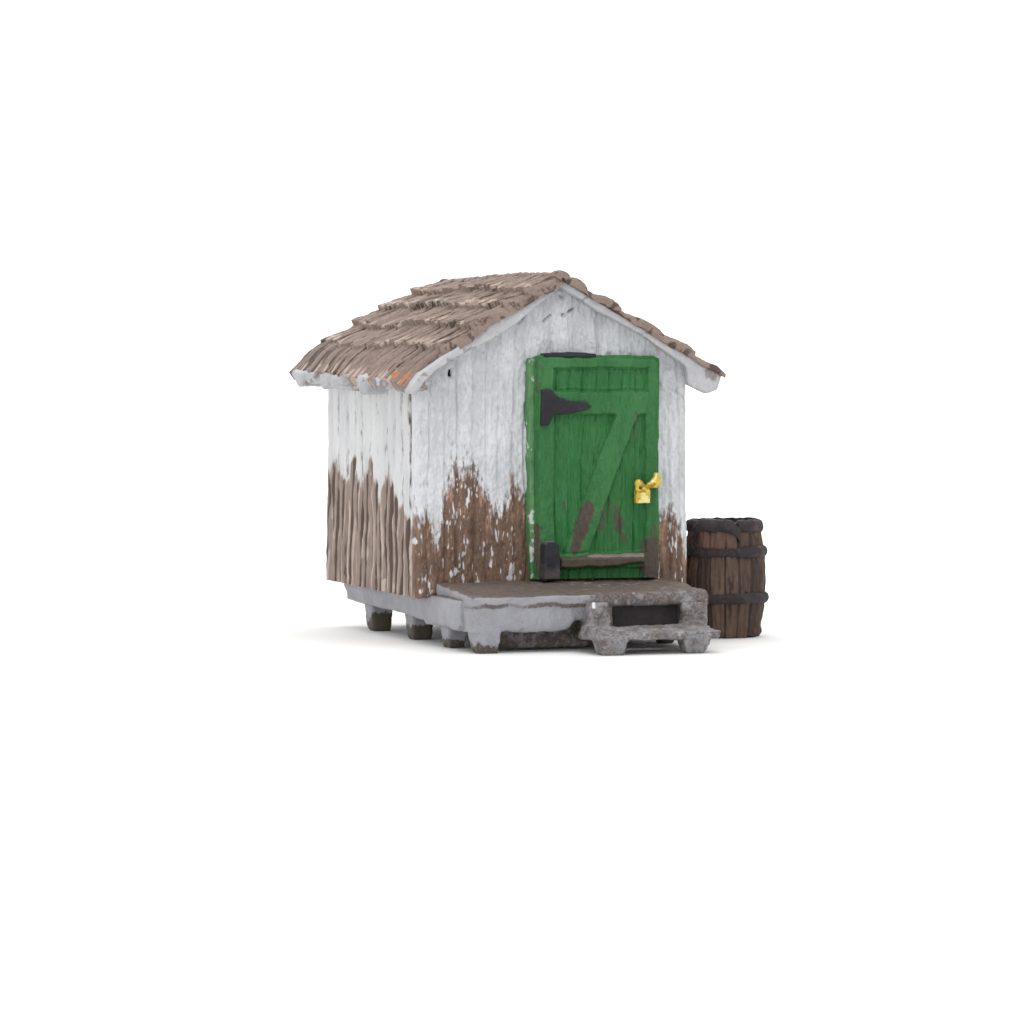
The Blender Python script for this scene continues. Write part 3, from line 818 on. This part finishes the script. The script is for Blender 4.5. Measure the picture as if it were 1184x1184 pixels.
SY = -2.1
step = cast_obj("step", [
    hexa((1.46, SY, 0.165), (2.94, SY, 0.165), (3.0, -1.38, 0.20), (1.54, -1.38, 0.20), (1.46, SY, 0.25), (2.94, SY, 0.26), (3.0, -1.38, 0.29), (1.54, -1.38, 0.29)),
    frustum(1.52, 1.80, -1.62, -1.35, 0.2, 0.56, 0.03, 0.02, 0.0, -0.03),
    frustum(2.72, 3.02, -1.46, -1.35, 0.2, 0.54, 0.0, 0.0, 0.0, 0.0),
    frustum(1.44, 1.62, SY - 0.02, -1.4, 0.16, 0.31, 0.05, 0.05),
    frustum(2.80, 2.93, SY, SY + .14, 0.15, 0.27, .01, .01, .01, .01)],
    M_grey, shed, 0.02, 7, 0.034, 4.5, 24, step_masks)
foot(1.47, 1.84, SY - 0.04, SY + 0.32, 0.22, 39, step, bot=0.06, masks=step_masks)
foot(2.48, 2.84, SY - 0.02, SY + 0.32, 0.22, 40, step, bot=0.07, masks=step_masks)
cast_obj("paint_chip", [frustum(1.545, 1.615, -1.67, -1.57, 0.505, 0.57, .02, .02, .02, .02)], M_paper, step, 0.010, 8, 0.012, 14, 25)

# ------------------------------------------------------------------ barrel
barrel = bpy.data.objects.new("barrel", None)
col.objects.link(barrel)
barrel.location = (2.55, 1.78, 0)
barrel["label"] = "dark brown wooden barrel with black hoops standing beside the shed"
barrel["category"] = "barrel"

HB = 1.40
def brad(z):
    return 0.40 + 0.09 * np.sin(np.pi * np.clip(z / HB, 0, 1)) ** 0.9

def barrel_body():
    na, nz = 300, 150
    a = np.arange(na) / na * 2 * math.pi; zz = np.linspace(0.0, HB - 0.02, nz)
    A, Z = np.meshgrid(a, zz, indexing='ij')
    c = A / (2 * math.pi) * 17 + 0.35; ci = np.floor(c); f = c - ci
    gap = np.exp(-(np.minimum(f, 1 - f) / 0.07) ** 2)
    r = brad(Z) + 0.012 * (rnd(ci, 501) - 0.5) - 0.022 * gap
    r += (fbm(A * 22, Z * 3, 0, 502, 3) - 0.5) * 0.045 + (fbm(A * 4, Z * 4, 0, 503) - 0.5) * 0.05
    r += 0.035 * np.exp(-((Z - 0.07) / 0.07) ** 2) * ss(.3, .6, vn(A * 6, Z * 4, 0, 504))
    # bulged broken staves at the front of the mouth
    ang = (A - 4.43 + math.pi) % (2 * math.pi) - math.pi
    bul = ss(0.60, 0.50, np.abs(ang)) * ss(1.03, 1.10, Z)
    r += 0.075 * bul
    zz2 = Z - 0.03 * vn(A * 7, 1, 0, 505) * ss(0.2, 0.0, Z) * 0 + 0.03 * (rnd(ci, 506) - 0.3) * ss(0.12, 0.0, Z)
    zz2 = np.maximum(zz2, 0.0)
    P = np.stack([r * np.cos(A), r * np.sin(A), zz2], -1)
    rb = brad(Z) - 0.10
    B = np.stack([rb * np.cos(A), rb * np.sin(A), np.maximum(Z, 0.02)], -1)
    mud = np.clip(0.7 * gap + 0.6 * ss(.55, .75, rnd(ci, 507)) + 0.5 * ss(.52, .7, fbm(A * 5, Z * 3, 0, 508)), 0, 1)
    dry = ss(0.52, 0.7, fbm(A * 20, Z * 4, 0, 509, 3)) * 0.5
    acc = bul * ss(0.45, 0.6, vn(A * 6, Z * 2, 0, 511)) * 0.8
    return grid_obj("staves", P, np.stack([mud, dry, acc], -1), B, M_stave, barrel, closed_u=True)
body = barrel_body()

def hoop(zc, hgt, out, seed, gapfront=False):
    na, nv = 220, 22
    a = np.arange(na) / na * 2 * math.pi; v = np.linspace(0, 1, nv)
    A, Vv = np.meshgrid(a, v, indexing='ij')
    Zc = zc + 0.02 * (vn(A * 1.3, 0, 0, seed) - 0.5)
    # closed cross-section, from inner bottom around the outside to inner top
    th = -math.pi / 2 * 1.15 + Vv * math.pi * 1.15
    bulge = np.sign(np.cos(th)) * np.abs(np.cos(th)) ** 0.6
    R0 = brad(Zc)
    lump = (fbm(A * 6, Vv * 2, 0, seed + 1) - 0.5) * 0.055
    if gapfront:
        ang = (A - 4.43 + math.pi) % (2 * math.pi) - math.pi
        front = ss(0.66, 0.58, np.abs(ang))
        lump = lump + front * 0.075
        Zc = Zc + front * (0.015 - 0.17 * (np.abs(ang) / 0.64) ** 5)
    r = R0 - 0.03 + (out + 0.03) * np.maximum(bulge, -0.2) + lump
    z = Zc + np.sin(th) * hgt / 2 + (fbm(A * 7, Vv, 0, seed + 2) - 0.5) * 0.035
    P = np.stack([r * np.cos(A), r * np.sin(A), z], -1)
    rb = R0 - 0.05
    B = np.stack([rb * np.cos(A), rb * np.sin(A), z], -1)
    m = np.stack([0.7 * ss(.5, .7, fbm(A * 6, Vv * 2, 0, seed + 3)), 0.55 * ss(0.75, 1.0, Vv) * ss(.4, .6, vn(A * 3, 0, 0, seed + 4)), 0 * A], -1)
    return grid_obj("hoop", P, m, B, M_hoop, barrel, closed_u=True)
hoop(1.335, 0.155, 0.05, 520, True)["label"] = "rim hoop bent over bulging staves"
hoop(1.03, 0.14, 0.05, 530)
hoop(0.475, 0.13, 0.05, 540)

def disc(name, z, r, thick, mat, seed):
    prims = []
    bmv = [(r * math.cos(k / 24 * 2 * math.pi), r * math.sin(k / 24 * 2 * math.pi)) for k in range(24)]
    bm = bmesh.new()
    a = [bm.verts.new((x, y, z)) for x, y in bmv]; b = [bm.verts.new((x, y, z + thick)) for x, y in bmv]
    bm.faces.new(a[::-1]); bm.faces.new(b)
    for k in range(24):
        bm.faces.new([a[k], a[(k + 1) % 24], b[(k + 1) % 24], b[k]])
    me = bpy.data.meshes.new(name); bm.to_mesh(me); bm.free()
    set_masks(me, np.zeros((48, 3)))
    return link(name, me, mat, barrel)
disc("lid", 1.25, 0.36, 0.05, M_stave, 1)
disc("bottom", 0.03, 0.36, 0.05, M_stave, 2)
